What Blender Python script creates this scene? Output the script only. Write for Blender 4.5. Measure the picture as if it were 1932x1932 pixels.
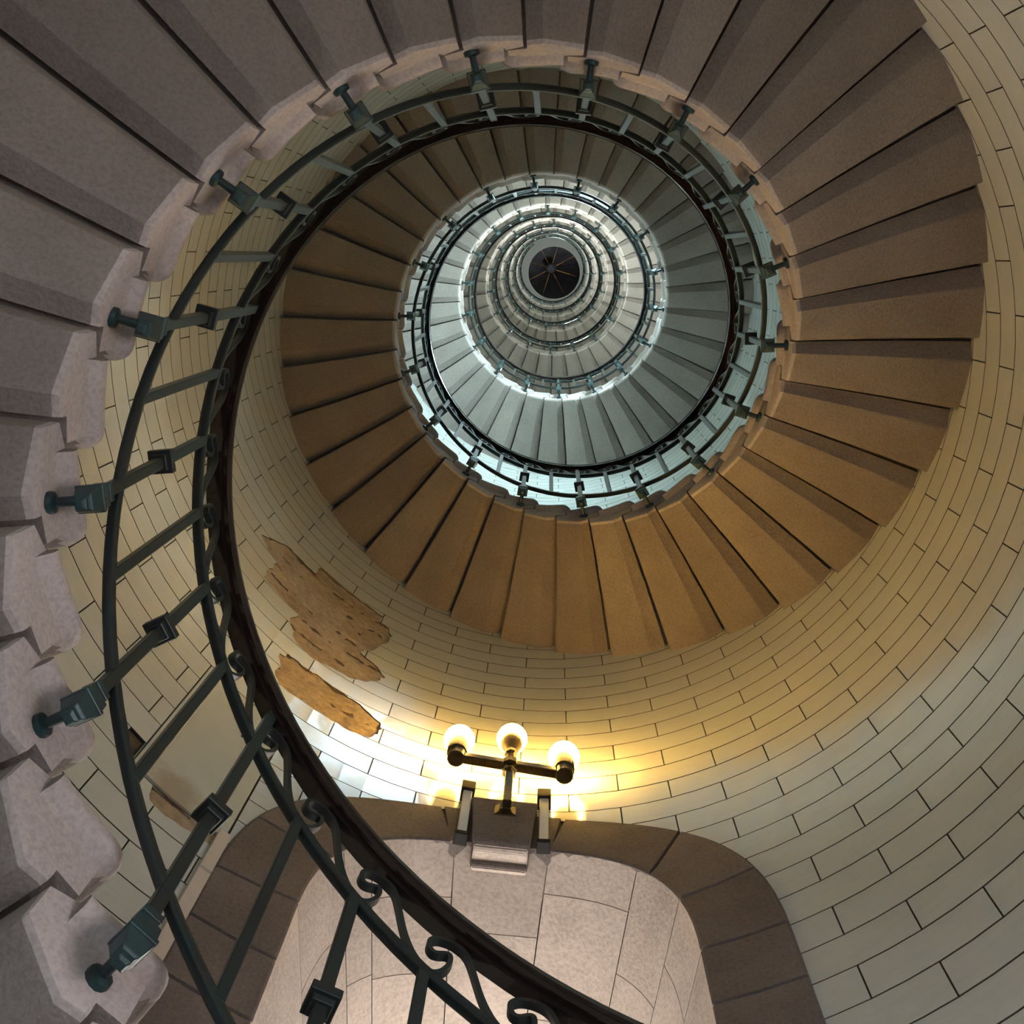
import bpy, bmesh, math, random
from math import sin, cos, pi, radians, degrees, tan, sqrt, floor, atan2, hypot
from mathutils import Vector, Matrix
from mathutils.geometry import delaunay_2d_cdt

# ------------------------------------------------------------------ scene, camera, exposure
sc = bpy.context.scene
for o in list(bpy.data.objects):
    bpy.data.objects.remove(o)
C = sc.collection
ZC = 1.6                                   # camera height above the stone floor
FPX = 2484.2                               # focal length in pixels of the 1932 px frame
TX, TY = 0.19228, 0.02908
CAM = Vector((-0.0010, -0.4041, ZC))
cx_, sx_, cy_, sy_ = cos(TX), sin(TX), cos(TY), sin(TY)
RM = Matrix(((1, 0, 0), (0, cx_, -sx_), (0, sx_, cx_))) @ Matrix(((cy_, 0, sy_), (0, 1, 0), (-sy_, 0, cy_)))
cam = bpy.data.cameras.new('camera')
cam.sensor_width = 36.0
cam.sensor_fit = 'HORIZONTAL'
cam.lens = 36.0 * FPX / 1932.0
cam.clip_start = 0.05
cam.clip_end = 200
camo = bpy.data.objects.new('camera', cam)
C.objects.link(camo)
camo.matrix_world = Matrix.Translation(CAM) @ (Matrix(((1, 0, 0), (0, -1, 0), (0, 0, -1))) @ RM).transposed().to_4x4()
sc.camera = camo
sc.view_settings.view_transform = 'Standard'
sc.view_settings.look = 'None'
sc.view_settings.gamma = 1.0
sc.view_settings.use_curve_mapping = False
sc.view_settings.exposure = 0.0
world = bpy.data.worlds.new('overcast_sky')
sc.world = world
world.use_nodes = True
world.node_tree.nodes['Background'].inputs[0].default_value = (0.62, 0.74, 0.9, 1)
world.node_tree.nodes['Background'].inputs[1].default_value = 0.6
sc.cycles.max_bounces = 4
sc.cycles.diffuse_bounces = 3
sc.cycles.glossy_bounces = 2
sc.cycles.transmission_bounces = 0
sc.cycles.caustics_reflective = False
sc.cycles.caustics_refractive = False
sc.cycles.use_adaptive_sampling = True
sc.cycles.adaptive_threshold = 0.3
sc.cycles.use_light_tree = False
sc.cycles.use_denoising = True
sc.cycles.sample_clamp_indirect = 6.0

# daylight behind the panes (strength, colour) and the lamp's globes
SKY_LOW = (7.0, (1.0, 0.93, 0.85))        # window 1, beside the camera's view
SKY_BLUE = (85.0, (0.60, 0.86, 0.97))       # window 2
SKY_HIGH = (66.0, (0.87, 1.0, 0.97))       # the windows further up
FILL_SECOND = (2.5, (0.90, 1.0, 0.93))  # added unseen window, dim fill light on the second turn
SKY_DOOR = (5.5, (0.62, 0.78, 1.0))
FILL_FOOT = (12.0, (1.0, 0.92, 0.97))     # added unseen window lighting the near step ends
GLOBE = (112.0, (1.0, 0.57, 0.12))

# ------------------------------------------------------------------ the measured stair
RW = 1.75                                  # tiled wall
RI = 1.004                                 # inner end of the steps
TH0, DTH = 2.35357, 0.177159
Z0, RISE = 1.7911 + ZC, 0.171338
PITCH = RISE * 2 * pi / DTH
KMIN, KMAX = -19, 222
RR = 0.92                                  # radius of the railing
ZB, ZM, ZH = 0.257, 0.935, 1.145           # bottom rail, middle rail, handrail above the helix
rnd = random.Random(7)

def helix(th): return Z0 + RISE * (th - TH0) / DTH
def P(r, th, z): return (r * cos(th), r * sin(th), z)

# ------------------------------------------------------------------ small tools
def tag(o, label=None, cat=None, group=None, kind=None):
    if label: o['label'] = label
    if cat: o['category'] = cat
    if group: o['group'] = group
    if kind: o['kind'] = kind
    return o
def mesh(name, v, f, m, smooth=False):
    me = bpy.data.meshes.new(name)
    me.from_pydata(v, [], f)
    me.materials.append(m)
    if smooth:
        me.polygons.foreach_set('use_smooth', [True] * len(me.polygons))
    me.update()
    return me
def obj(name, me, parent=None, loc=(0, 0, 0), rz=0.0):
    o = bpy.data.objects.new(name, me)
    C.objects.link(o)
    o.location = loc
    o.rotation_euler = (0, 0, rz)
    if parent: o.parent = parent
    return o
def empty(name, loc=(0, 0, 0)):
    o = bpy.data.objects.new(name, None)
    o.empty_display_size = 0.1
    C.objects.link(o)
    o.location = loc
    return o
class MB:
    def __init__(s): s.v, s.f = [], []
    def add(s, v, f):
        n = len(s.v); s.v += [tuple(p) for p in v]; s.f += [tuple(i + n for i in q) for q in f]; return s
    def loft(s, rings, closed=True, caps=True):
        n = len(rings[0]); v = [p for r in rings for p in r]; f = []
        for i in range(len(rings) - 1):
            for j in range(n if closed else n - 1):
                k = (j + 1) % n
                f.append((i * n + j, i * n + k, (i + 1) * n + k, (i + 1) * n + j))
        if caps:
            f.append(tuple(range(n - 1, -1, -1)))
            f.append(tuple((len(rings) - 1) * n + j for j in range(n)))
        return s.add(v, f)
    def frame_box(s, o, ex, ey, ez, a, b):      # box between a and b in the frame (o; ex, ey, ez)
        o, ex, ey, ez = Vector(o), Vector(ex), Vector(ey), Vector(ez)
        v = [o + ex * x + ey * y + ez * z for z in (a[2], b[2]) for x, y in ((a[0], a[1]), (b[0], a[1]), (b[0], b[1]), (a[0], b[1]))]
        return s.add(v, [(3, 2, 1, 0), (4, 5, 6, 7), (0, 1, 5, 4), (1, 2, 6, 5), (2, 3, 7, 6), (3, 0, 4, 7)])
    def box(s, a, b): return s.frame_box((0, 0, 0), (1, 0, 0), (0, 1, 0), (0, 0, 1), a, b)
    def lathe(s, o, prof, n=16, ax=(0, 0, 1), sq=False):
        o, w = Vector(o), Vector(ax).normalized()
        u = w.orthogonal().normalized(); t = w.cross(u); rings = []
        for r, z in prof:
            rings.append([o + w * z + (u * cos(2 * pi * i / n + (pi / 4 if sq else 0)) + t * sin(2 * pi * i / n + (pi / 4 if sq else 0))) * r for i in range(n)])
        return s.loft(rings)
    def mesh(s, name, m, smooth=False):
        me = mesh(name, s.v, s.f, m, smooth)
        bm = bmesh.new(); bm.from_mesh(me); bmesh.ops.recalc_face_normals(bm, faces=bm.faces); bm.to_mesh(me); bm.free()
        return me
def pane_mesh(o, ex, ey, ez, a, b, m):        # glass with daylight on its face towards the room
    me = MB().frame_box(o, ex, ey, ez, a, b).mesh('pane', M_FRAME)
    me.materials.append(m)
    n = -Vector(ez)
    best = max(me.polygons, key=lambda p: p.normal.dot(n))
    best.material_index = 1
    return me
def bevel(me, w, seg=2, ang=30):
    bm = bmesh.new(); bm.from_mesh(me)
    es = [e for e in bm.edges if len(e.link_faces) == 2 and e.calc_face_angle(0) > radians(ang)]
    bmesh.ops.bevel(bm, geom=es, offset=w, segments=seg, affect='EDGES', clamp_overlap=True)
    bm.to_mesh(me); bm.free()
    return me
def autosmooth(me, ang=40):
    me.polygons.foreach_set('use_smooth', [True] * len(me.polygons))
    bm = bmesh.new(); bm.from_mesh(me)
    for e in bm.edges:
        e.smooth = not (len(e.link_faces) == 2 and e.calc_face_angle(0) > radians(ang))
    bm.to_mesh(me); bm.free()
    return me

# ------------------------------------------------------------------ materials
def mat(name):
    m = bpy.data.materials.new(name); m.use_nodes = True
    nt = m.node_tree; return m, nt, nt.nodes['Principled BSDF']
def N(nt, t, **kw):
    n = nt.nodes.new(t)
    for k, v in kw.items():
        if k.startswith('i_'): n.inputs[k[2:].replace('_', ' ')].default_value = v
        else: setattr(n, k, v)
    return n
def ramp(nt, fac, stops):
    r = N(nt, 'ShaderNodeValToRGB')
    while len(r.color_ramp.elements) < len(stops): r.color_ramp.elements.new(0.5)
    for e, (p, c) in zip(r.color_ramp.elements, stops): e.position = p; e.color = (*c, 1)
    nt.links.new(fac, r.inputs[0]); return r.outputs[0]
def mix(nt, fac, a, b, mode='MIX'):
    n = N(nt, 'ShaderNodeMix', data_type='RGBA', blend_type=mode)
    for s, x in ((n.inputs[0], fac), (n.inputs[6], a), (n.inputs[7], b)):
        if hasattr(x, 'default_value'): nt.links.new(x, s)
        else: s.default_value = x if isinstance(x, float) else (*x, 1)
    return n.outputs[2]
def noise(nt, co, scale, detail=4, rough=0.6):
    n = N(nt, 'ShaderNodeTexNoise'); n.inputs['Scale'].default_value = scale; n.inputs['Detail'].default_value = detail
    n.inputs['Roughness'].default_value = rough
    nt.links.new(co, n.inputs['Vector']); return n.outputs['Fac']
def bump(nt, bs, h, strength, dist=0.01):
    b = N(nt, 'ShaderNodeBump'); b.inputs['Strength'].default_value = strength; b.inputs['Distance'].default_value = dist
    nt.links.new(h, b.inputs['Height']); nt.links.new(b.outputs[0], bs.inputs['Normal'])
def stone(name, dark, light, rough=0.85, per_object=True, speck=90.0, bs=0.35):
    m, nt, p = mat(name)
    co = N(nt, 'ShaderNodeTexCoord').outputs['Object']
    oi = N(nt, 'ShaderNodeObjectInfo')
    off = N(nt, 'ShaderNodeVectorMath', operation='MULTIPLY_ADD')
    nt.links.new(oi.outputs['Random'], off.inputs[0]); off.inputs[1].default_value = (17.0, 31.0, 11.0); nt.links.new(co, off.inputs[2])
    co = off.outputs[0]
    big, fine = noise(nt, co, 3.2, 2), noise(nt, co, speck, 1, 0.7)
    c = ramp(nt, big, [(0.30, dark), (0.70, light)])
    c = mix(nt, 0.25, c, ramp(nt, fine, [(0.32, tuple(x * 0.55 for x in dark)), (0.55, light), (0.75, tuple(min(1, x * 1.25) for x in light))]))
    if per_object:
        v = N(nt, 'ShaderNodeMapRange'); v.inputs[3].default_value = 0.86; v.inputs[4].default_value = 1.1
        nt.links.new(oi.outputs['Random'], v.inputs[0])
        g = N(nt, 'ShaderNodeVectorMath', operation='SCALE'); nt.links.new(c, g.inputs[0]); nt.links.new(v.outputs[0], g.inputs[3])
        c = g.outputs[0]
    nt.links.new(c, p.inputs['Base Color']); p.inputs['Roughness'].default_value = rough
    mh = N(nt, 'ShaderNodeMath', operation='ADD'); nt.links.new(big, mh.inputs[0]); nt.links.new(fine, mh.inputs[1])
    bump(nt, p, mh.outputs[0], bs, 0.006)
    return m
def plain(name, col, rough=0.5, metal=0.0, var=0.0, scale=30.0, other=None, coat=0.0):
    m, nt, p = mat(name)
    p.inputs['Roughness'].default_value = rough; p.inputs['Metallic'].default_value = metal
    p.inputs['Coat Weight'].default_value = coat
    co = N(nt, 'ShaderNodeTexCoord').outputs['Object']
    n = noise(nt, co, scale, 2)
    c2 = other or tuple(x * (1 - var) for x in col)
    nt.links.new(ramp(nt, n, [(0.35, c2), (0.65, col)]), p.inputs['Base Color'])
    bump(nt, p, n, 0.12, 0.002)
    return m
def glow(name, strength, col):
    m, nt, p = mat(name)
    p.inputs['Base Color'].default_value = (*col, 1); p.inputs['Emission Color'].default_value = (*col, 1)
    p.inputs['Emission Strength'].default_value = strength; p.inputs['Roughness'].default_value = 0.2
    return m

M_GRANITE = stone('granite_step', (0.20, 0.166, 0.142), (0.262, 0.221, 0.193))
M_DRESSED_LIT = stone('dressed_lit_step_end', (0.38, 0.325, 0.295), (0.47, 0.41, 0.375), bs=0.2)
M_SURROUND = stone('granite_surround', (0.15, 0.125, 0.112), (0.23, 0.195, 0.178))
M_SOFFIT = stone('pale_granite', (0.36, 0.305, 0.265), (0.50, 0.43, 0.38), speck=60)
M_BARE = stone('bare_mortar', (0.28, 0.205, 0.13), (0.50, 0.395, 0.28), rough=0.9, per_object=False, speck=30, bs=0.8)
M_JOINT = plain('wall_mortar', (0.13, 0.10, 0.065), 0.95, var=0.4)
M_FLOOR = stone('floor_flagstone', (0.34, 0.28, 0.27), (0.48, 0.41, 0.40))
M_IRON = plain('bronze_green_iron', (0.026, 0.029, 0.028), 0.42, 0.35, other=(0.018, 0.033, 0.032), scale=9.0)
M_URN = plain('verdigris_bronze', (0.028, 0.038, 0.041), 0.42, 0.3, other=(0.022, 0.062, 0.062), scale=24.0)
M_HAND = plain('varnished_handrail', (0.020, 0.012, 0.010), 0.24, 0.0, var=0.15, scale=5.0, coat=0.4)
M_LAMP = plain('lamp_bronze', (0.07, 0.05, 0.022), 0.42, 0.5, var=0.5)
M_WHITE = plain('white_enamel', (0.78, 0.77, 0.75), 0.35, var=0.06, scale=8)
M_BLACK = plain('black_enamel', (0.012, 0.011, 0.010), 0.75, var=0.3)
M_PANEL = plain('painted_panel', (0.60, 0.62, 0.55), 0.5, var=0.06, scale=5)
M_STRIP = plain('cable_trunking', (0.72, 0.64, 0.56), 0.5, var=0.05)
M_FRAME = plain('window_paint', (0.5, 0.52, 0.5), 0.5, var=0.1)
M_GLOBE = glow('lit_globe', *GLOBE)
M_SKY1 = glow('daylit_pane_low', *SKY_LOW)
M_SKY2 = glow('daylit_pane_blue', *SKY_BLUE)
M_SKY3 = glow('daylit_pane_high', *SKY_HIGH)
M_FILL6 = glow('fill_pane_foot', *FILL_FOOT)
M_FILL7 = glow('fill_pane_second', *FILL_SECOND)
M_SKYD = glow('daylit_pane_door', *SKY_DOOR)
M_WOOD = plain('dark_ceiling_wood', (0.045, 0.034, 0.05), 0.6, var=0.5, scale=3)
M_BRASS = plain('brass_rib', (0.50, 0.25, 0.05), 0.3, 0.8, var=0.7, scale=2.5)
M_PLASTER = plain('grey_plaster', (0.10, 0.095, 0.09), 0.9, var=0.1)

def tile_material():
    m, nt, p = mat('opaline_tile')
    geo = N(nt, 'ShaderNodeNewGeometry')
    co = N(nt, 'ShaderNodeTexCoord').outputs['Object']
    big = noise(nt, geo.outputs['Position'], 2.2, 3)
    streak = N(nt, 'ShaderNodeMapping'); streak.inputs['Scale'].default_value = (3, 3, 40); nt.links.new(geo.outputs['Position'], streak.inputs[0])
    st = noise(nt, streak.outputs[0], 2.0, 3)
    c = ramp(nt, geo.outputs['Random Per Island'], [(0.0, (0.60, 0.62, 0.57)), (0.35, (0.68, 0.70, 0.645)), (0.7, (0.70, 0.73, 0.69)), (1.0, (0.65, 0.67, 0.63))])
    c = mix(nt, 0.5, c, ramp(nt, big, [(0.3, (0.62, 0.64, 0.585)), (0.7, (0.73, 0.75, 0.71))]))
    c = mix(nt, 0.12, c, ramp(nt, st, [(0.35, (0.45, 0.40, 0.30)), (0.6, (0.66, 0.68, 0.64))]))
    nt.links.new(c, p.inputs['Base Color'])
    p.inputs['Roughness'].default_value = 0.15
    p.inputs['Specular IOR Level'].default_value = 0.5
    h = noise(nt, geo.outputs['Position'], 11.0, 3, 0.55)
    bump(nt, p, h, 0.10, 0.01)
    return m
M_TILE = tile_material()

# ------------------------------------------------------------------ openings in the wall (degrees, height above the camera)
TC = 95.35                                  # centre of the nearest window
def arch(hw, spring, rise, n, bottom, steps=40):
    pts = [(TC + hw, bottom)]
    for i in range(steps + 1):
        t = pi * i / steps
        c, s = cos(t), sin(t)
        pts.append((TC + hw * math.copysign(abs(c) ** (2 / n), c), spring + rise * abs(s) ** (2 / n)))
    pts.append((TC - hw, bottom))
    return pts                               # runs from the high angle over the crown to the low angle
OUT = arch(30.25, 3.66, 1.145, 2.35, 1.72)
INN = arch(20.9, 3.70, 0.825, 2.45, 1.98)
WIN2 = [(304, 12.35)] + [(74 - i, 3.6 + PITCH * (2 + i)) for i in range(4)] + [(70, 39.2)] + [(352, 0.75), (84, 9.62)]
def rect(t0, t1, z0, z1): return [(t0, z0), (t1, z0), (t1, z1), (t0, z1)]
PANEL = rect(125.75, 138.6, 3.875, 4.87)
NICHE = rect(138.65, 141.0, 3.885, 4.04)
SLOT = [(127.0, 3.80), (129.6, 3.795), (132.4, 3.775), (134.7, 3.785), (135.3, 3.865), (135.2, 3.88), (126.9, 3.88)]
PATCH1 = [(146.09, 6.458), (143.49, 6.605), (141.24, 6.70), (137.75, 6.72), (134.86, 6.713), (134.5, 6.875), (131.57, 6.875), (127.99, 6.87), (124.03, 6.86), (120.62, 6.83), (120.97, 6.72), (119.01, 6.70), (117.9, 6.6), (118.32, 6.45), (120.0, 6.25), (121.38, 6.197), (121.49, 6.127), (118.13, 6.065), (116.6, 5.99), (116.99, 5.918), (118.89, 5.806), (121.47, 5.749), (124.6, 5.739), (128.04, 5.694), (130.69, 5.723), (132.08, 5.771), (133.87, 5.92), (133.02, 6.04), (134.69, 6.04), (137.4, 6.055), (141.13, 6.06), (141.29, 6.22), (140.9, 6.38), (143.6, 6.39)]
PATCH2 = [(132.05, 5.447), (131.2, 5.54), (129.98, 5.553), (127.59, 5.548), (124.88, 5.553), (121.26, 5.54), (119.43, 5.53), (116.64, 5.475), (114.79, 5.43), (114.2, 5.36), (114.51, 5.292), (115.36, 5.224), (118.22, 5.19), (121.28, 5.197), (123.64, 5.21), (126.56, 5.205), (128.71, 5.20), (130.26, 5.234), (131.3, 5.3), (130.88, 5.367)]
DOORT = (237.0, 270.0)
DOOR = rect(DOORT[0], DOORT[1], -1.6, 0.65)
def refine(poly, seed, amp_t=0.35, amp_z=0.012, n=3):
    r = random.Random(seed); out = []
    for i, a in enumerate(poly):
        b = poly[(i + 1) % len(poly)]
        out.append(a)
        for j in range(1, n):
            t = j / n
            out.append((a[0] + (b[0] - a[0]) * t + r.uniform(-amp_t, amp_t), a[1] + (b[1] - a[1]) * t + r.uniform(-amp_z, amp_z)))
    return out
PATCH1, PATCH2, SLOT = refine(PATCH1, 1), refine(PATCH2, 2), refine(SLOT, 3, 0.15, 0.006)
CUTS = [OUT, PANEL, NICHE, SLOT, PATCH1, PATCH2, DOOR] + [rect(t - 13, t + 13, z - 1.0, z + 1.0) for t, z in WIN2]
BOXES = [(min(a for a, b in c), max(a for a, b in c), min(b for a, b in c), max(b for a, b in c)) for c in CUTS]
def inside(poly, x, y):
    c = False; j = len(poly) - 1
    for i in range(len(poly)):
        xi, yi = poly[i]; xj, yj = poly[j]
        if (yi > y) != (yj > y) and x < (xj - xi) * (y - yi) / (yj - yi) + xi: c = not c
        j = i
    return c

# ------------------------------------------------------------------ the tower wall: bed of mortar and tiles
KROW, NT = 0.1672, 27
ROW0 = 3.200
JA = 47.30
TOPZ = 41.6
GAP = 0.0026
wall_v, wall_f = [], []
zs = []
z = -1.6
while z < TOPZ: zs.append(z); z += 0.1 if z < 7.2 else 0.4
zs.append(TOPZ)
NTH = 144
for zz in zs:
    for i in range(NTH):
        wall_v.append(P(RW + 0.009, 2 * pi * i / NTH, zz + ZC))
MIDH = arch(25.0, 3.68, 1.0, 2.4, 1.8)
for a in range(len(zs) - 1):
    for i in range(NTH):
        th, zm = 360 * (i + 0.5) / NTH, (zs[a] + zs[a + 1]) / 2
        if inside(MIDH, th, zm) or inside(DOOR, th, zm): continue
        j = (i + 1) % NTH
        wall_f.append((a * NTH + i, (a + 1) * NTH + i, (a + 1) * NTH + j, a * NTH + j))
WALL = tag(obj('wall_round', mesh('wall_round', wall_v, wall_f, M_JOINT)), 'round tower wall clad in pale opaline glazed tiles', 'wall', kind='structure')

def full_tile(name):
    half = radians(180 / NT) - GAP / RW
    hz = KROW / 2 - GAP
    mb = MB(); segs = 4
    rings = []
    for s in range(segs + 1):
        t = -half + 2 * half * s / segs
        rings.append([P(RW + 0.012, t, -hz), P(RW + 0.001, t, -hz), P(RW, t, -hz + 0.0012), P(RW, t, hz - 0.0012), P(RW + 0.001, t, hz), P(RW + 0.012, t, hz)])
    mb.loft(rings)
    return mb
def grout_sides(me):                          # the edges of a tile carry the grout
    me.materials.append(M_JOINT)
    for p in me.polygons:
        c = p.center; h = hypot(c.x, c.y)
        p.material_index = 0 if abs(p.normal.x * c.x + p.normal.y * c.y) / h > 0.93 else 1
    return me
TILE = grout_sides(autosmooth(full_tile('tile').mesh('tile', M_TILE), 15))
def cut_tile(t0, t1, z0, z1, polys):
    x = lambda t: radians(t) * RW
    pts, edges = [], []
    def addpoly(pp):
        n = len(pts)
        pts.extend(Vector((x(a), b)) for a, b in pp)
        edges.extend((n + i, n + (i + 1) % len(pp)) for i in range(len(pp)))
    nseg = 4
    bord = [(t0 + (t1 - t0) * i / nseg, z0) for i in range(nseg + 1)] + [(t1 - (t1 - t0) * i / nseg, z1) for i in range(nseg + 1)]
    addpoly(bord)
    for pp in polys: addpoly(pp)
    vo, eo, fo, *_ = delaunay_2d_cdt(pts, edges, [], 0, 1e-5)
    keep = []
    for f in fo:
        c = sum((vo[i] for i in f), Vector((0, 0))) / len(f)
        ct, cz = degrees(c.x / RW), c.y
        if t0 < ct < t1 and z0 < cz < z1 and not any(inside(pp, ct, cz) for pp in polys): keep.append(tuple(f))
    if not keep: return None
    used = sorted({i for f in keep for i in f}); idx = {u: i for i, u in enumerate(used)}
    n = len(used)
    v = [P(RW, vo[u].x / RW, vo[u].y + ZC) for u in used] + [P(RW + 0.012, vo[u].x / RW, vo[u].y + ZC) for u in used]
    f = [tuple(idx[i] for i in q) for q in keep]
    cnt = {}
    for q in f:
        for i in range(len(q)):
            e = (q[i], q[(i + 1) % len(q)]); cnt[e] = 1
    for a, b in list(cnt):
        if (b, a) not in cnt: f.append((b, a, a + n, b + n))
    return v, [tuple(reversed(q)) for q in f]

CV = Vector((CAM.x, CAM.y, 0))
def project(p):
    q = RM @ (Vector(p) - CAM)
    return (966 + FPX * q.x / q.z, 966 + FPX * q.y / q.z) if q.z > 0.1 else (-9e9, -9e9)
def in_view(th, z):                          # seen from the camera past the flights (th in radians, z in the room)
    w = Vector(P(RW, th, z)); d = w - CAM
    last = None
    for i in range(25):
        t = i / 24; q = CAM + d * t; r = hypot(q.x, q.y)
        if r < 0.99: continue
        n = floor((q.z - helix(atan2(q.y, q.x)) - 0.08) / PITCH)
        if last is not None and n != last: return False
        last = n
    return True
cand = []
tiles = []
row = -29
while ROW0 + (row + 1) * KROW < TOPZ:
    z0, z1 = ROW0 + row * KROW, ROW0 + (row + 1) * KROW
    for i in range(NT):
        t0 = JA + (0 if row % 2 == 0 else 360 / NT / 2) + i * 360 / NT
        t0 = t0 % 360; t1 = t0 + 360 / NT
        hit = []
        gone = False
        for c, b in zip(CUTS, BOXES):
            for sh in (-360, 0, 360):
                if b[0] + sh < t1 and b[1] + sh > t0 and b[2] < z1 and b[3] > z0:
                    hit.append([(a + sh, q) for a, q in c])
        tiles.append((t0, t1, z0, z1, hit))
    row += 1
for n, (t0, t1, z0, z1, hit) in enumerate(tiles):
    if z0 > 12: continue
    pr = [project(P(RW, radians(t), z + ZC)) for t, z in ((t0, z0), (t1, z0), (t1, z1), (t0, z1))]
    mx, my = sum(p[0] for p in pr) / 4, sum(p[1] for p in pr) / 4
    if not (-40 < mx < 1972 and -40 < my < 1972): continue
    if not in_view(radians((t0 + t1) / 2), (z0 + z1) / 2 + ZC): continue
    ar = abs(sum(pr[i][0] * pr[(i + 1) % 4][1] - pr[(i + 1) % 4][0] * pr[i][1] for i in range(4))) / 2
    cand.append((ar, n))
cand.sort(reverse=True)
single = {n for a, n in cand[:300]}
field = MB()
tv = [tuple(v.co) for v in TILE.vertices]; tf = [tuple(p.vertices) for p in TILE.polygons]
gd = degrees(GAP / RW)
for n, (t0, t1, z0, z1, hit) in enumerate(tiles):
    tm, zm = radians((t0 + t1) / 2), (z0 + z1) / 2 + ZC
    if not hit:
        if n in single:
            o = obj('tile', TILE, WALL, (0, 0, zm), tm)
        else:
            c, s = cos(tm), sin(tm)
            if z0 > 13:
                hf, hz = radians(180 / NT) - GAP / RW, KROW / 2 - GAP
                field.add([P(RW, tm + hf * q, zm + hz * w) for q in (-1, 0, 1) for w in (-1, 1)], [(0, 1, 3, 2), (2, 3, 5, 4)])
                continue
            field.add([(x * c - y * s, x * s + y * c, zz + zm) for x, y, zz in tv], tf)
    else:
        r = cut_tile(t0 + gd, t1 - gd, z0 + GAP, z1 - GAP, hit)
        if r is None: continue
        if n in single:
            o = obj('tile', grout_sides(mesh('tile_cut', r[0], r[1], M_TILE)), WALL)
        else:
            field.add(*r)
fo = obj('tile_field', grout_sides(mesh('tile_field', field.v, field.f, M_TILE)), WALL)
fo['kind'] = 'stuff'

# the places where the glaze has come away: rough mortar behind the broken tiles
def bare_patch(poly, name, label, depth=0.0055, amp=0.0048, seed=0):
    x = lambda t: radians(t) * RW
    r = random.Random(seed)
    pts = [Vector((x(a), b)) for a, b in poly]; n = len(pts)
    edges = [(i, (i + 1) % n) for i in range(n)]
    lo_t, hi_t = min(a for a, b in poly), max(a for a, b in poly); lo_z, hi_z = min(b for a, b in poly), max(b for a, b in poly)
    t = lo_t
    while t < hi_t:
        zz = lo_z
        while zz < hi_z:
            a, b = t + r.uniform(-.3, .3), zz + r.uniform(-.01, .01)
            if inside(poly, a, b): pts.append(Vector((x(a), b)))
            zz += 0.035
        t += 1.1
    vo, eo, fo_, *_ = delaunay_2d_cdt(pts, edges, [], 0, 1e-5)
    f = []
    for q in fo_:
        c = sum((vo[i] for i in q), Vector((0, 0))) / len(q)
        if inside(poly, degrees(c.x / RW), c.y): f.append(tuple(reversed(q)))
    v = []
    for i, p in enumerate(vo):
        ridge = 0.004 if abs(((p.y - ROW0) / KROW) % 1 - 0.5) > 0.44 else 0.0
        v.append(P(RW + depth + ridge + r.uniform(-amp, amp) * (0.6 if i >= n else 0.2), p.x / RW, p.y + ZC))
    o = obj(name, mesh(name, v, f, M_BARE, False), WALL)
    o['label'] = label
    return o
bare_patch(PATCH1, 'bare_patch', 'large ragged patch of bare brown mortar where tiles broke away', seed=4)
bare_patch(PATCH2, 'bare_patch', 'smaller ochre patch of bare mortar under the large one', seed=5)
bare_patch(SLOT, 'bare_patch', 'thin brown mortar slot below the plain panel', 0.006, 0.002, 6)

# ------------------------------------------------------------------ floor
fl = MB()
tag(obj('floor', MB().lathe((0, 0, -0.2), [(1.9, 0), (1.9, 0.2)], 64).mesh('floor', M_FLOOR)), 'grey flagstone floor of the tower', 'floor', kind='structure')

# ------------------------------------------------------------------ nearest window: stone surround, keystone, splayed vault, panes
W1 = tag(empty('window_1', P(RW, radians(TC), 2.0 + ZC)), 'arched window recess with a dark granite surround under the lamp', 'window', kind='structure')
W1inv = Matrix.Translation(-Vector(W1.location))
def wobj(name, me, smooth=False):
    o = obj(name, me, W1); o.matrix_parent_inverse = W1inv; return o
def curve_at(poly, s):                        # s in 0..1 along the polyline by length (in metres)
    L = [0]
    for a, b in zip(poly, poly[1:]): L.append(L[-1] + hypot(radians(b[0] - a[0]) * RW, b[1] - a[1]))
    d = s * L[-1]
    for i in range(len(poly) - 1):
        if d <= L[i + 1] + 1e-9:
            t = (d - L[i]) / max(1e-9, L[i + 1] - L[i])
            return (poly[i][0] + (poly[i + 1][0] - poly[i][0]) * t, poly[i][1] + (poly[i + 1][1] - poly[i][1]) * t)
    return poly[-1]
def nearest_s(poly, pt):
    best = None
    for i in range(801):
        q = curve_at(poly, i / 800); d = hypot(radians(q[0] - pt[0]) * RW, q[1] - pt[1])
        if best is None or d < best[0]: best = (d, i / 800)
    return best[1]
vj = [((125.6, 1.72), (116.25, 1.98)), ((125.6, 2.16), (116.25, 2.18)), ((125.6, 2.49), (116.25, 2.49)), ((125.6, 2.80), (116.25, 2.80)), ((125.5, 3.10), (116.4, 3.10)), ((125.4, 3.405), (116.6, 3.41)), ((125.44, 3.703), (115.7, 3.75)), ((124.5, 4.12), (114.6, 4.11)),
      ((117.48, 4.514), (110.85, 4.329)), ((103.42, 4.768), (101.24, 4.51)), ((88.29, 4.755), (90.07, 4.508)), ((73.94, 4.544), (78.0, 4.26)), ((66.18, 4.109), (74.86, 4.056)),
      ((65.25, 3.711), (74.32, 3.71)), ((65.28, 3.402), (74.28, 3.406)), ((65.1, 3.10), (74.4, 3.10)), ((65.1, 2.80), (74.4, 2.80)), ((65.1, 2.49), (74.4, 2.49)), ((65.1, 2.16), (74.4, 2.18)), ((65.1, 1.72), (74.4, 1.98))]
so = [nearest_s(OUT, a) for a, b in vj]; si = [nearest_s(INN, b) for a, b in vj]
so[0] = si[0] = 0.0; so[-1] = si[-1] = 1.0
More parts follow.
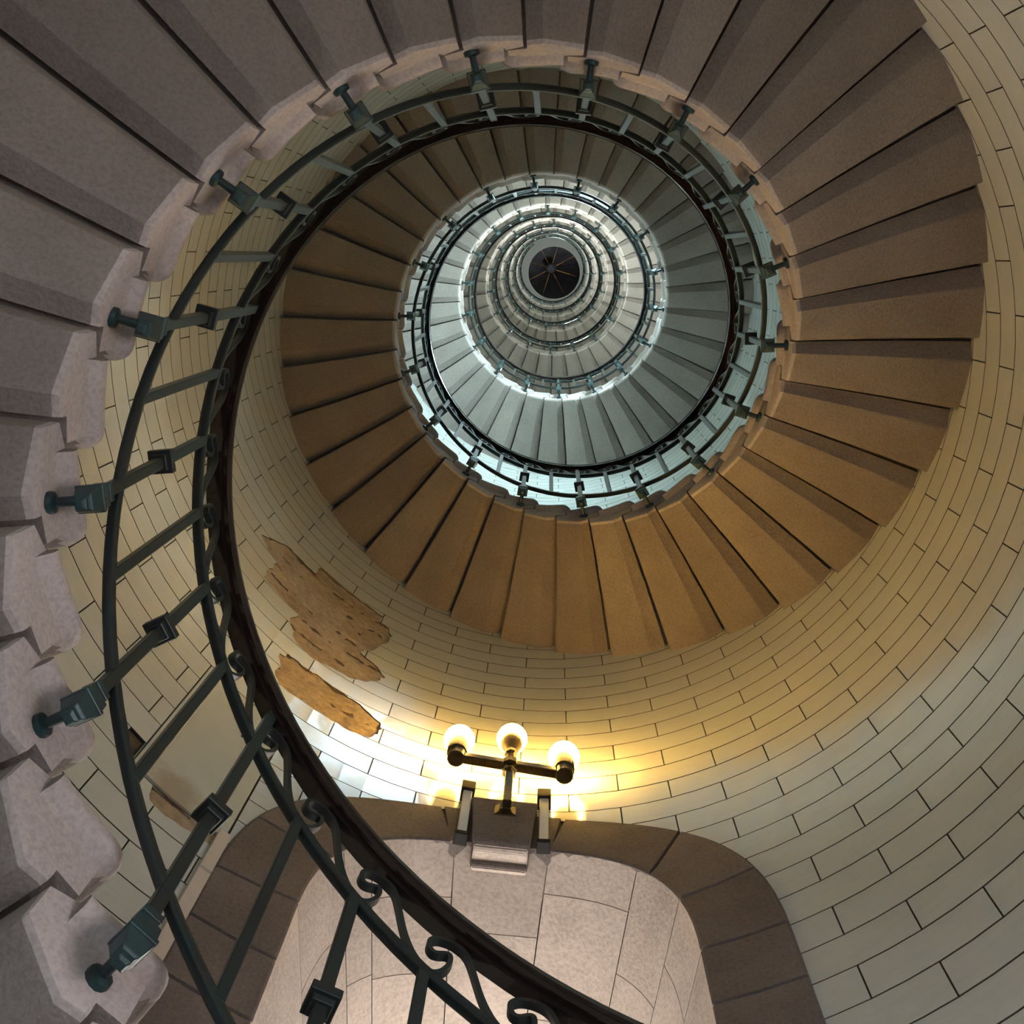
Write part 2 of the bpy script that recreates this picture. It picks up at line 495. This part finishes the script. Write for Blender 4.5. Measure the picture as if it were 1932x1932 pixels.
for i in range(len(vj) - 1):
    if i == 9: continue                       # the keystone is built below
    g = 0.0022
    n = 8; rings = []
    for j in range(n + 1):
        t = j / n
        so_ = so[i] + (so[i + 1] - so[i]) * t; si_ = si[i] + (si[i + 1] - si[i]) * t
        if j == 0: so_ += g * .5; si_ += g * .7
        if j == n: so_ -= g * .5; si_ -= g * .7
        a, b = curve_at(OUT, so_), curve_at(INN, si_)
        m1 = (a[0] + (b[0] - a[0]) * .5, a[1] + (b[1] - a[1]) * .5)
        rp = RW - 0.012
        rings.append([P(rp + .2, radians(a[0]), a[1] + ZC), P(rp + .006, radians(a[0]), a[1] + ZC), P(rp, radians(a[0] + (b[0] - a[0]) * .03), a[1] + (b[1] - a[1]) * .03 + ZC),
                      P(rp, radians(m1[0]), m1[1] + ZC), P(rp, radians(b[0] + (a[0] - b[0]) * .03), b[1] + (a[1] - b[1]) * .03 + ZC), P(rp + .006, radians(b[0]), b[1] + ZC), P(rp + .2, radians(b[0]), b[1] + ZC)])
    wobj('voussoir', autosmooth(MB().loft(rings).mesh('voussoir', M_SURROUND), 25))
# the vault behind the surround, narrowing outwards, stone by stone
ed = Vector((cos(radians(TC)), sin(radians(TC)), 0)); et = Vector((-ed.y, ed.x, 0))   # outwards / towards larger angles
def vault_point(th, z, depth):
    a = radians(th - TC)
    xx = RW * sin(a); d0 = RW * cos(a) - 0.004
    k = 1 - 0.17 * depth
    zc_ = 3.0
    return ed * (d0 + depth) + et * (xx * k) + Vector((0, 0, zc_ + (z - zc_) * (1 - 0.03 * depth) + ZC))
DEPTH = 1.25
vs = [si[0], si[2], si[4], si[6], (si[7] + si[8]) / 2, si[8], si[9], si[10], (si[10] + si[11]) / 2, si[11], si[12], si[14], si[16], si[19]]
vs = [si[0], si[2], si[4], si[6], nearest_s(INN, (113.6, 4.19)), nearest_s(INN, (110.9, 4.33)), nearest_s(INN, (101.4, 4.51)), nearest_s(INN, (90.0, 4.508)), nearest_s(INN, (80.6, 4.30)), nearest_s(INN, (75.3, 4.06)), si[13], si[15], si[17], si[19]]
cuts_d = [[0, .55, 1.25], [0, .35, .8, 1.25], [0, .6, 1.25], [0, .3, .75, 1.25], [0, .5, .95, 1.25], [0, .215, .52, 1.25], [0, .34, .8, 1.25], [0, .165, .66, 1.25], [0, .40, .85, 1.25], [0, .24, .7, 1.25], [0, .5, 1.25], [0, .3, .8, 1.25], [0, .6, 1.25]]
for i in range(len(vs) - 1):
    dl = cuts_d[i % len(cuts_d)]
    for d0, d1 in zip(dl, dl[1:]):
        rings = []
        gs, gd_ = 0.0004, 0.0018
        n = 5
        for j in range(n + 1):
            s_ = vs[i] + gs + (vs[i + 1] - vs[i] - 2 * gs) * j / n
            th, z = curve_at(INN, s_)
            lift = 0.002 if j in (0, n) else 0.0
            front = d0 + gd_ if d0 > 0 else 0.19 * 0
            pts = [vault_point(th, z, front), vault_point(th, z, d1 - gd_)]
            c = Vector((0, 0, 3.0 + ZC)) + ed * RW
            outw = lambda p, q: p + ((p - c) - ed * (p - c).dot(ed)).normalized() * q
            rings.append([outw(pts[0], .12), outw(pts[0], lift), outw(pts[1], lift), outw(pts[1], .12)])
        wobj('vault_stone', autosmooth(MB().loft(rings).mesh('vault_stone', M_SOFFIT), 25))
# dark bed behind the vault joints
rings = []
for j in range(41):
    th, z = curve_at(INN, j / 40)
    c = Vector((0, 0, 3.0 + ZC)) + ed * RW
    row_ = []
    for d in (0.05, DEPTH + .05):
        p = vault_point(th, z, d); row_.append(p + ((p - c) - ed * (p - c).dot(ed)).normalized() * 0.05)
    rings.append(row_)
wobj('vault_bed', MB().loft(rings, closed=False, caps=False).mesh('vault_bed', M_JOINT))
# sill
sb = MB(); a, b = vault_point(116.25, 1.98, -0.03), vault_point(74.4, 1.98, -0.03); c_, d_ = vault_point(74.4, 1.98, DEPTH + .05), vault_point(116.25, 1.98, DEPTH + .05)
sb.add([a, b, c_, d_] + [p - Vector((0, 0, .15)) for p in (a, b, c_, d_)], [(0, 1, 2, 3), (7, 6, 5, 4), (0, 4, 5, 1), (1, 5, 6, 2), (2, 6, 7, 3), (3, 7, 4, 0)])
wobj('window_sill', sb.mesh('window_sill', M_SURROUND))
# glazing at the outer end: four tall panes in a painted frame
fb = MB()
pa = vault_point(116.25, 2.0, DEPTH); pb = vault_point(74.4, 2.0, DEPTH)
wid = (pb - pa).length; wx = (pb - pa).normalized(); top = vault_point(TC, 4.525, DEPTH).z
H_ = top - pa.z
for q in range(3):
    fb.frame_box(pa, wx, Vector((0, 0, 1)), ed, (wid * q / 2 - .03, -.02, -.03), (wid * q / 2 + .03, H_, .03))
for q in range(5):
    fb.frame_box(pa, wx, Vector((0, 0, 1)), ed, (0, H_ * q / 4 - .025, -.025), (wid, H_ * q / 4 + .025, .025))
wobj('window_frame', fb.mesh('window_frame', M_FRAME))
for q in range(2):
    for r_ in range(4):
        wobj('pane', pane_mesh(pa, wx, Vector((0, 0, 1)), ed, (wid * q / 2, H_ * r_ / 4, .03), (wid * (q + 1) / 2, H_ * (r_ + 1) / 4, .045), M_SKY1))
# keystone: front stands proud of the surround, foot hangs below the vault
KT = radians(95.75)
kd = Vector((cos(KT), sin(KT), 0)); kt = Vector((-kd.y, kd.x, 0))
def kp(x, r, z): return kd * r + kt * x + Vector((0, 0, z + ZC))
prof = [(1.90, 4.80), (1.74, 4.80), (1.69, 4.79), (1.66, 4.76), (1.66, 4.43), (1.655, 4.415), (1.662, 4.395), (1.68, 4.383), (1.70, 4.382), (1.757, 4.425), (1.760, 4.408), (1.775, 4.402), (1.803, 4.432), (1.81, 4.50), (1.84, 4.53), (1.90, 4.56)]
rings = []
for s in (-1, 1):
    for q in (1.0,):
        rings.append([kp(s * (0.093 + 0.037 * max(0, (z - 4.33)) / 0.47), r, z) for r, z in prof])
ks = bevel(MB().loft(rings).mesh('keystone', M_SURROUND), 0.004, 2)
ks.materials.append(M_SOFFIT)
for p in ks.polygons:
    if p.center.z < 4.44 + ZC and p.normal.z < -0.1 and p.normal.dot(kd) > -0.2: p.material_index = 1
wobj('keystone', ks)
# small flanking stones of the crown on either side of the keystone
for s, (t0, t1) in ((1, (103.3, 99.3)), (-1, (88.4, 92.2))):
    rings = []
    for j in range(4):
        t = t0 + (t1 - t0) * j / 3
        zo = curve_at(OUT, nearest_s(OUT, (t, 4.78)))[1]; zi = curve_at(INN, nearest_s(INN, (t + (95.35 - t) * .12, 4.52)))[1]
        rings.append([P(RW + .19, radians(t), zo + ZC), P(RW - .012, radians(t), zo + ZC), P(RW - .012, radians(t + (95.35 - t) * .18), zi + ZC), P(RW + .19, radians(t + (95.35 - t) * .18), zi + ZC)])
    wobj('voussoir', MB().loft(rings).mesh('voussoir_crown', M_SURROUND))

# ------------------------------------------------------------------ windows further up and the street door
def upper_window(i, th, z, m, label):
    a = radians(th); d = Vector((cos(a), sin(a), 0)); t = Vector((-d.y, d.x, 0)); u = Vector((0, 0, 1))
    o0 = d * 0 + u * (z + ZC)
    root = tag(empty('window_%d' % i, d * RW + u * (z - 0.9 + ZC)), label, 'window', kind='structure')
    inv = Matrix.Translation(-Vector(root.location))
    hw, hh = 0.36, 0.92
    r0 = RW - 0.05
    parts = [('window_frame', M_FRAME, [((-hw - .05, -hh - .05), (hw + .05, -hh)), ((-hw - .05, hh), (hw + .05, hh + .05)), ((-hw - .05, -hh), (-hw, hh)), ((hw, -hh), (hw + .05, hh)), ((-.02, -hh), (.02, hh)), ((-hw, -.02), (hw, .02)), ((-hw, hh / 2 - .015), (hw, hh / 2 + .015)), ((-hw, -hh / 2 - .015), (hw, -hh / 2 + .015))])]
    for nm, mm, bx in parts:
        mb = MB()
        for p, q in bx: mb.frame_box(o0 + d * r0, t, u, d, (p[0], p[1], -.02), (q[0], q[1], .14))
        o = obj(nm, mb.mesh(nm, mm), root); o.matrix_parent_inverse = inv
    for a0, a1 in ((-hw, -.02), (.02, hw)):
        for b0, b1 in ((-hh, -hh / 2 - .015), (-hh / 2 + .015, -.02), (.02, hh / 2 - .015), (hh / 2 + .015, hh)):
            o = obj('pane', pane_mesh(o0 + d * r0, t, u, d, (a0, b0, .03), (a1, b1, .04), m), root); o.matrix_parent_inverse = inv
for i, (th, z) in enumerate(WIN2):
    upper_window(i + 2, th, z, [M_SKY2, M_SKY3, M_SKY3, M_SKY3, M_SKY3, M_SKY3, M_FILL6, M_FILL7][i], ['bluish daylit window two turns above the lamp', 'daylit window on the third turn up', 'daylit window on the fourth turn up', 'daylit window on the fifth turn up', 'daylit window on the sixth turn up', 'added unseen window lighting the top under the ceiling', 'added unseen low window lighting the step ends near the foot', 'added unseen window one turn above the arched recess'][i])  # foot, second-turn and highest windows are unseen, added for their light
th = radians(sum(DOORT) / 2); d = Vector((cos(th), sin(th), 0)); t = Vector((-d.y, d.x, 0)); u = Vector((0, 0, 1))
droot = tag(empty('door_1', d * RW), 'glazed street door at the foot of the tower', 'door', kind='structure'); inv = Matrix.Translation(-Vector(droot.location))
mb = MB()
for p, q in (((-.5, 0), (-.42, 2.27)), ((.42, 0), (.5, 2.27)), ((-.5, 2.19), (.5, 2.27)), ((-.5, 0), (.5, .35)), ((-.03, .35), (.03, 2.2)), ((-.5, 1.2), (.5, 1.27))):
    mb.frame_box(d * (RW - .01), t, u, d, (p[0], p[1], 0), (q[0], q[1], .08))
o = obj('door_frame', mb.mesh('door_frame', M_FRAME), droot); o.matrix_parent_inverse = inv
for a0, a1 in ((-.42, -.03), (.03, .42)):
    for b0, b1 in ((.35, 1.2), (1.27, 2.19)):
        o = obj('pane', pane_mesh(d * (RW - .01), t, u, d, (a0, b0, .04), (a1, b1, .05), M_SKYD), droot); o.matrix_parent_inverse = inv

# ------------------------------------------------------------------ the stair: one granite step, copied up the tower
def aoff(r): return -0.1055 * (1.75 - r) / 0.746
RN = 0.974                                    # nose of the tread at the well
def step_mesh(seed):
    r_ = random.Random(seed)
    mb = MB()
    rs = [1.004, 1.009, 1.022, 1.05, 1.22, 1.4, 1.6, 1.80]
    lift = {1.004: 0.020, 1.009: 0.007, 1.022: 0.0015}
    j = [r_.uniform(-.004, .004) for _ in range(6)]
    rings = []
    for r in rs:
        l = lift.get(r, 0.0); ri = -0.5 + 0.032 / (r * DTH)
        pts = [(ri, 0.0345), (-0.002, 0.036), (0.0, 0.0 + l * .4), (0.03, 0.0 + l), (0.235, -0.010 + j[0] + l), (0.262, -0.012 + j[0] + l), (0.29, -0.010 + j[0] + l), (0.935, 0.074 + j[1] + l), (0.945, 0.080 + j[1] + l * .6), (0.945, 0.166), (0.60, 0.197), (0.60, 0.1985), (ri, 0.1985)]
        rings.append([P(r, (a + aoff(r)) * DTH, z) for a, z in pts])
    mb.loft(rings)
    stack = [(0.112, .030), (.128, .0295), (.140, .024), (.149, .012), (.156, .004), (.166, 0), (.184, 0), (.193, .004), (.1995, .013)]
    rings = []
    for z, ins in stack:
        pts = []
        fa = lambda r: (-0.5 + aoff(r)) * DTH + ins / r
        for r in (1.8, 1.55, 1.3, 1.1): pts.append(P(r, fa(r), z))
        rc, ri = 0.045, RN + ins
        # rounded corner between the front and the inner edge
        rm = ri + rc
        a0 = fa(rm) + rc / rm
        for q in range(6):
            g = pi / 2 * q / 5
            rr = rm - rc * sin(g); aa = a0 - rc * cos(g) / rr
            pts.append(P(rr, aa, z))
        e = (0.62 + aoff(ri)) * DTH
        for q in range(1, 5): pts.append(P(ri, a0 + (e - a0) * q / 4, z))
        pts.append(P(1.8, (0.62) * DTH, z))
        rings.append(pts)
    mb.loft(rings)
    me = autosmooth(mb.mesh('step', M_GRANITE), 28)
    me.materials.append(M_DRESSED_LIT)               # dressed ends and noses: paler stone, with light from the well painted in
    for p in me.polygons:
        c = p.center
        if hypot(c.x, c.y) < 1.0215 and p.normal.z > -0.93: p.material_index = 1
    return me
STAIR = tag(empty('spiral_staircase', (0, 0, 0)), 'spiral of granite steps cantilevered from the tiled wall around an open well', 'staircase')
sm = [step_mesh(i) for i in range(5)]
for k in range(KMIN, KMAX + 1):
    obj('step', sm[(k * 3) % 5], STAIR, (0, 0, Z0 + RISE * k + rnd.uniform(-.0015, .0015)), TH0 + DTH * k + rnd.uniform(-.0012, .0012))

# ------------------------------------------------------------------ the railing
RAIL = tag(empty('stair_railing', (0, 0, 0)), 'dark bronze railing with scrollwork and a varnished handrail winding up the stair', 'railing')
def sweep(prof, zoff, k0, k1, per=3, r0=RR):
    rings = []
    n = int((k1 - k0) * per)
    sl = atan2(RISE, DTH * r0)
    for i in range(n + 1):
        k = k0 + (k1 - k0) * i / n; th = TH0 + DTH * k; z = Z0 + RISE * k + zoff
        er = Vector((cos(th), sin(th), 0)); tn = Vector((-sin(th) * cos(sl), cos(th) * cos(sl), sin(sl))); up = tn.cross(er) * -1
        if up.z < 0: up = -up
        c = er * r0 + Vector((0, 0, z))
        rings.append([c + er * a + up * b for a, b in prof])
    return MB().loft(rings)
def rectp(w, h, c=0.003): return [(-w, -h + c), (-w + c, -h), (w - c, -h), (w, -h + c), (w, h - c), (w - c, h), (-w + c, h), (-w, h - c)]
hp = [(-.014, -.022), (.014, -.022), (.0145, -.011), (.029, -.011), (.033, -.003), (.028, .002), (.035, .007), (.033, .019), (.018, .028), (-.018, .028), (-.033, .019), (-.035, .007), (-.028, .002), (-.033, -.003), (-.029, -.011), (-.0145, -.011)]
K1R = KMAX + 0.6
obj('handrail', autosmooth(sweep(hp, ZH, KMIN, K1R).mesh('handrail', M_HAND), 30), RAIL)['label'] = 'nearly black varnished wooden handrail'
obj('middle_rail', autosmooth(sweep(rectp(.012, .011), ZM, KMIN, K1R).mesh('middle_rail', M_IRON), 60), RAIL)
obj('bottom_rail', autosmooth(sweep(rectp(.011, .011), ZB, KMIN, K1R).mesh('bottom_rail', M_IRON), 60), RAIL)
X, Y, Zv = Vector((1, 0, 0)), Vector((0, 1, 0)), Vector((0, 0, 1))
def sqbar(mb, o, w, z0, z1, w2=None): 
    o = Vector(o); w2 = w if w2 is None else w2
    mb.loft([[o + Vector((a * w, b * w, z0)) for a, b in ((-1, -1), (1, -1), (1, 1), (-1, 1))], [o + Vector((a * w2, b * w2, z1)) for a, b in ((-1, -1), (1, -1), (1, 1), (-1, 1))]])
# all in the frame of step k: x outwards, origin on the axis at the helix
post = MB(); sqbar(post, (RR, 0, 0), .0125, .155, ZH - .018)
post_me = bevel(post.mesh('post', M_IRON), .002, 1)
short = MB(); sqbar(short, (RR, 0, 0), .0125, .155, ZM)
short_me = bevel(short.mesh('post_short', M_IRON), .002, 1)
col = MB(); sqbar(col, (RR, 0, 0), .0185, .545, .560, .021); sqbar(col, (RR, 0, 0), .028, .560, .585); sqbar(col, (RR, 0, 0), .021, .585, .600, .0165)
col_me = bevel(col.mesh('collar_block', M_IRON), .0015, 1)
urn = MB()
for (w0, z0), (w1, z1) in zip([(.007, .018), (.012, .024), (.012, .036), (.017, .042), (.0265, .078), (.0285, .080), (.0285, .092), (.0255, .094), (.0235, .128), (.0175, .132), (.0195, .146)], [(.012, .024), (.012, .036), (.017, .042), (.0265, .078), (.0285, .080), (.0285, .092), (.0255, .094), (.0235, .128), (.0175, .132), (.0175, .146), (.0195, .166)]):
    sqbar(urn, (RR, 0, 0), w0, z0, z1, w1)
urn_me = bevel(urn.mesh('urn_bracket', M_URN), .0015, 1)
peg = MB(); peg.lathe((RR - .004, 0, .075), [(.010, 0), (.013, .006), (.011, .03), (.010, .070), (.0225, .074), (.0235, .080), (.0235, .092)], 12, (1, 0, 0))
peg_me = autosmooth(peg.mesh('wall_peg', M_URN), 40)
bal = MB(); sqbar(bal, (RR, 0, 0), .0115, ZB, ZM)
bal_me = bevel(bal.mesh('baluster', M_IRON), .002, 1)
# scroll: flat bar bent into an S, one for every step
SP = [(-.06, .03), (.02, .05), (.10, .085), (.19, .21), (.255, .37), (.285, .52), (.262, .60), (.205, .56), (.13, .47), (.06, .42), (.012, .46), (.008, .56), (.06, .67), (.15, .77), (.27, .85), (.40, .875), (.48, .82), (.54, .70), (.60, .54), (.66, .38), (.73, .24), (.82, .12), (.92, .055), (1.0, .03)]
def catmull(pts, n=4):
    out = []
    for i in range(len(pts) - 1):
        p0, p1, p2, p3 = pts[max(0, i - 1)], pts[i], pts[i + 1], pts[min(len(pts) - 1, i + 2)]
        for j in range(n):
            t = j / n
            out.append(tuple(0.5 * ((2 * b) + (-a + c) * t + (2 * a - 5 * b + 4 * c - d) * t * t + (-a + 3 * b - 3 * c + d) * t ** 3) for a, b, c, d in zip(p0, p1, p2, p3)))
    return out + [pts[-1]]
def scroll_mesh(n):
    path = [(-u * DTH * RR, ZM + v * (ZH - ZM - .02) - u * RISE) for u, v in catmull(SP, n)]
    rings = []
    hw, ht = .0085, .0048
    for i, p in enumerate(path):
        a, b = path[max(0, i - 1)], path[min(len(path) - 1, i + 1)]
        tx, tz = b[0] - a[0], b[1] - a[1]; L = hypot(tx, tz) or 1; nx, nz = -tz / L, tx / L
        rings.append([P(RR + sr * hw, (p[0] + nx * ht * sn) / RR, p[1] + nz * ht * sn) for sr, sn in ((-1, -1), (1, -1), (1, 1), (-1, 1))])
    return autosmooth(MB().loft(rings).mesh('scroll', M_IRON), 50)
scr_me, scr_lo = scroll_mesh(3), scroll_mesh(1)
lo = []
for pm in (post_me, short_me):
    full = MB()
    for me in (pm, col_me, urn_me, peg_me):
        full.add([tuple(v.co) for v in me.vertices], [tuple(p.vertices) for p in me.polygons])
    lo.append(full.mesh('post_far', M_URN))
for k in range(KMIN, KMAX + 1):
    loc, rz = (0, 0, Z0 + RISE * k), TH0 + DTH * k
    if k % 2 == 0:
        if k < 62:
            p = obj('post', post_me if k % 6 == 0 else short_me, RAIL, loc, rz)
            for nm, me in (('collar_block', col_me), ('urn_bracket', urn_me), ('wall_peg', peg_me)): obj(nm, me, p)
        else:
            obj('post', lo[0] if k % 6 == 0 else lo[1], RAIL, loc, rz)
    else:
        obj('baluster', bal_me, RAIL, loc, rz)
    obj('scroll', scr_me if k < 50 else scr_lo, RAIL, loc, rz)

# ------------------------------------------------------------------ the lamp over the keystone
LR, LT = 1.615, radians(95.5)
ld = Vector((cos(LT), sin(LT), 0)); lt = Vector((-ld.y, ld.x, 0)); lt = Vector((-ld.y, ld.x, 0))
L0 = ld * LR + Vector((0, 0, 4.66 + ZC))
LAMP = tag(empty('wall_lamp', L0), 'bronze wall lamp with three lit globes on a cross arm above the window', 'lamp')
linv = Matrix.Translation(-L0)
def lobj(name, me, parent=None):
    o = obj(name, me, parent or LAMP)
    if parent is None: o.matrix_parent_inverse = linv
    return o
pz = lambda z: ld * LR + Vector((0, 0, z + ZC))
mb = MB(); mb.frame_box(pz(4.62), lt, ld, Zv, (-.017, -.017, 0), (.017, .017, .38)); mb.frame_box(pz(4.62), lt, ld, Zv, (-.017, .017, 0), (.017, .07, .035))
lobj('lamp_post', bevel(mb.mesh('lamp_post', M_LAMP), .003, 1))
mb = MB(); mb.lathe(kd * 1.662 + kt * (-.004) + Vector((0, 0, 4.655 + ZC)), [(.062, 0), (.058, .006), (.034, .012), (.030, .02)], 4, -kd)
lobj('wall_plate', mb.mesh('wall_plate', M_LAMP))
mb = MB(); mb.lathe(pz(4.90), [(.022, 0), (.030, .02), (.030, .035), (.022, .05)], 6); mb.lathe(pz(4.965), [(.026, 0), (.036, .012), (.036, .05), (.026, .062)], 8); mb.lathe(pz(5.027), [(.016, 0), (.016, .075), (.026, .085), (.026, .11)], 8)
lobj('lamp_hub', mb.mesh('lamp_hub', M_LAMP))
tilt = 0.15
la = (lt * cos(tilt) + Zv * sin(tilt)); lu = (Zv * cos(tilt) - lt * sin(tilt))
mb = MB(); mb.frame_box(pz(5.0), la, lu, ld, (-.250, -.020, -.018), (.250, .020, .018))
lobj('cross_arm', bevel(mb.mesh('cross_arm', M_LAMP), .003, 1))
GR = 0.066
for s in (-1, 0, 1):
    b = pz(5.0) + la * (.222 * s)
    if s:
        base = b + Zv * .02; zc_ = .205
        prof = [(.030, -.045), (.036, -.04), (.036, .015), (.042, .02), (.045, .115), (.045, .128), (.040, .130)]
    else:
        base = pz(5.11); zc_ = .205
        prof = [(.018, 0), (.020, .03), (.030, .065), (.044, .115), (.047, .145), (.042, .147)]
    lobj('socket', autosmooth(MB().lathe(base, prof, 14).mesh('socket', M_LAMP), 30))
    sp = [(GR * sin(pi * q / 8) + 1e-4, -GR * cos(pi * q / 8)) for q in range(9)]
    gc = base + Zv * (zc_ - (.04 if s else .02))
    lobj('globe', MB().lathe(gc, sp, 16).mesh('globe', M_GLOBE, True))

# ------------------------------------------------------------------ things fixed to the wall
for s, thd, word in ((1, 100.75, 'left'), (-1, 90.55, 'right')):
    a = radians(thd); d = Vector((cos(a), sin(a), 0)); t = Vector((-d.y, d.x, 0)); o0 = d * 1.70 + Vector((0, 0, 4.455 + ZC))
    root = tag(empty('light_bar', o0), 'slim white bar with black square caps on the %s of the keystone' % word, 'light bar', 'white bars flanking the keystone')
    inv = Matrix.Translation(-o0)
    for nm, m, a0, b0 in (('tube', M_WHITE, (-.018, -.016, .03), (.018, .016, .40)), ('end_cap', M_BLACK, (-.027, -.026, .40), (.027, .036, .475)), ('end_cap', M_BLACK, (-.025, -.020, 0), (.025, .030, .028))):
        o = obj(nm, bevel(MB().frame_box(o0, t, d, Zv, a0, b0).mesh(nm, m), .003, 1), root); o.matrix_parent_inverse = inv
def wall_slab(name, t0, t1, z0, z1, r0, r1, m, n=8):
    rings = []
    for i in range(n + 1):
        a = radians(t0 + (t1 - t0) * i / n)
        rings.append([P(r0, a, z0 + ZC), P(r1, a, z0 + ZC), P(r1, a, z1 + ZC), P(r0, a, z1 + ZC)])
    return bevel(MB().loft(rings).mesh(name, m), .0015, 1)
nt = M_PANEL.node_tree; pb_ = nt.nodes['Principled BSDF']           # a rusty run-off stain at the panel's lower corner
gp = N(nt, 'ShaderNodeNewGeometry').outputs['Position']
dv = N(nt, 'ShaderNodeVectorMath', operation='DISTANCE'); nt.links.new(gp, dv.inputs[0]); dv.inputs[1].default_value = P(RW, radians(133.2), 3.92 + ZC)
ma = N(nt, 'ShaderNodeMath', operation='MULTIPLY_ADD'); nt.links.new(noise(nt, gp, 14.0, 2), ma.inputs[0]); ma.inputs[1].default_value = 0.16; nt.links.new(dv.outputs['Value'], ma.inputs[2])
old = pb_.inputs['Base Color'].links[0].from_socket
nt.links.new(mix(nt, ramp(nt, ma.outputs[0], [(0.13, (0.75, 0.75, 0.75)), (0.22, (0, 0, 0))]), old, (0.36, 0.29, 0.17)), pb_.inputs['Base Color'])
AP = tag(empty('access_panel', P(RW, radians(132.2), 3.885 + ZC)), 'plain off-white wall panel with a brown stain left of the window surround', 'panel'); inv = Matrix.Translation(-Vector(AP.location))
o = obj('panel_board', wall_slab('panel_board', 126.0, 138.45, 3.885, 4.865, RW - .003, RW + .008, M_PANEL), AP); o.matrix_parent_inverse = inv
for tt, zz in ((137.6, 3.97), (131.0, 4.62), (130.2, 4.57), (126.8, 4.8)):
    a = radians(tt); o = obj('screw', MB().lathe(P(RW - .0025, a, zz + ZC), [(.007, 0), (.006, .003), (.003, .004)], 10, (-cos(a), -sin(a), 0)).mesh('screw', M_BLACK), AP); o.matrix_parent_inverse = inv
root = tag(empty('cable_trunking', P(RW, radians(126.3), 1.9 + ZC)), 'pale cable trunking running up beside the dark granite surround', 'trunking'); inv = Matrix.Translation(-Vector(root.location))
for z0, z1 in ((1.95, 2.7), (2.71, 3.115), (3.13, 3.62), (3.635, 3.885)):
    o = obj('trunking_length', wall_slab('trunking_length', 125.55, 126.95, z0, z1, RW - .022, RW + .002, M_STRIP, 2), root); o.matrix_parent_inverse = inv
root = tag(empty('wall_niche', P(RW, radians(139.8), 3.89 + ZC)), 'small dark niche with a brass fitting beside the plain panel', 'niche'); inv = Matrix.Translation(-Vector(root.location))
a = radians(139.8); d = Vector((cos(a), sin(a), 0)); t = Vector((-d.y, d.x, 0)); o0 = d * RW + Vector((0, 0, 3.962 + ZC))
mb = MB()
for p, q in (((-.036, -.077, 0), (.036, -.071, .0085)), ((-.036, .071, 0), (.036, .077, .0085)), ((-.036, -.077, 0), (-.030, .077, .0085)), ((.030, -.077, 0), (.036, .077, .0085))): mb.frame_box(o0, t, Zv, d, p, q)
o = obj('niche_lining', mb.mesh('niche_lining', M_BLACK), root); o.matrix_parent_inverse = inv
o = obj('brass_fitting', MB().lathe(o0 + t * .012 - Zv * .02 + d * .008, [(.014, 0), (.014, .008), (.006, .014)], 10, -d).mesh('brass_fitting', M_BRASS), root); o.matrix_parent_inverse = inv

# ------------------------------------------------------------------ the top of the tower
CT = tag(empty('ceiling', (0, 0, TOPZ + ZC)), 'dark ribbed ceiling at the top of the well with a grey plaster rim', 'ceiling', kind='structure')
inv = Matrix.Translation(-Vector(CT.location))
def ring_slab(name, cxy, r0, r1, z0, z1, m, n=48):
    mb = MB(); rings = []
    for r, z in ((r0, z0), (r1, z0), (r1, z1), (r0, z1)):
        rings.append([(cxy[0] * (1 if r == r0 else 0) + r * cos(2 * pi * i / n), cxy[1] * (1 if r == r0 else 0) + r * sin(2 * pi * i / n), z + ZC) for i in range(n)])
    rings.append(rings[0]); mb.loft(rings, caps=False)
    o = obj(name, mb.mesh(name, m), CT); o.matrix_parent_inverse = inv; return o
ring_slab('landing_rim', (0.10, 0.12), 0.80, 1.80, TOPZ, TOPZ + .2, M_PLASTER)
mb = MB(); mb.loft([[(rr * cos(2 * pi * i / 32), rr * sin(2 * pi * i / 32), TOPZ + .2 + zz + ZC) for i in range(32)] for rr, zz in ((1.8, 0), (1.8, 1.2), (0.12, 2.0), (0.01, 2.02))], caps=False)
o = obj('dark_dome', mb.mesh('dark_dome', M_WOOD), CT); o.matrix_parent_inverse = inv
for i in range(8):
    a = 2 * pi * i / 8 + 0.3; d = Vector((cos(a), sin(a), 0)); t = Vector((-d.y, d.x, 0))
    mb = MB(); mb.frame_box(Vector((0, 0, TOPZ + 1.55 + ZC)), d, t, Zv, (.18, -.008, 0), (.86, .008, .03))
    o = obj('brass_rib', mb.mesh('brass_rib', M_BRASS), CT); o.matrix_parent_inverse = inv
mb = MB(); mb.lathe((0, 0, TOPZ + 1.5 + ZC), [(.10, 0), (.15, .03), (.15, .1)], 20)
o = obj('ceiling_boss', mb.mesh('ceiling_boss', M_WOOD), CT); o.matrix_parent_inverse = inv
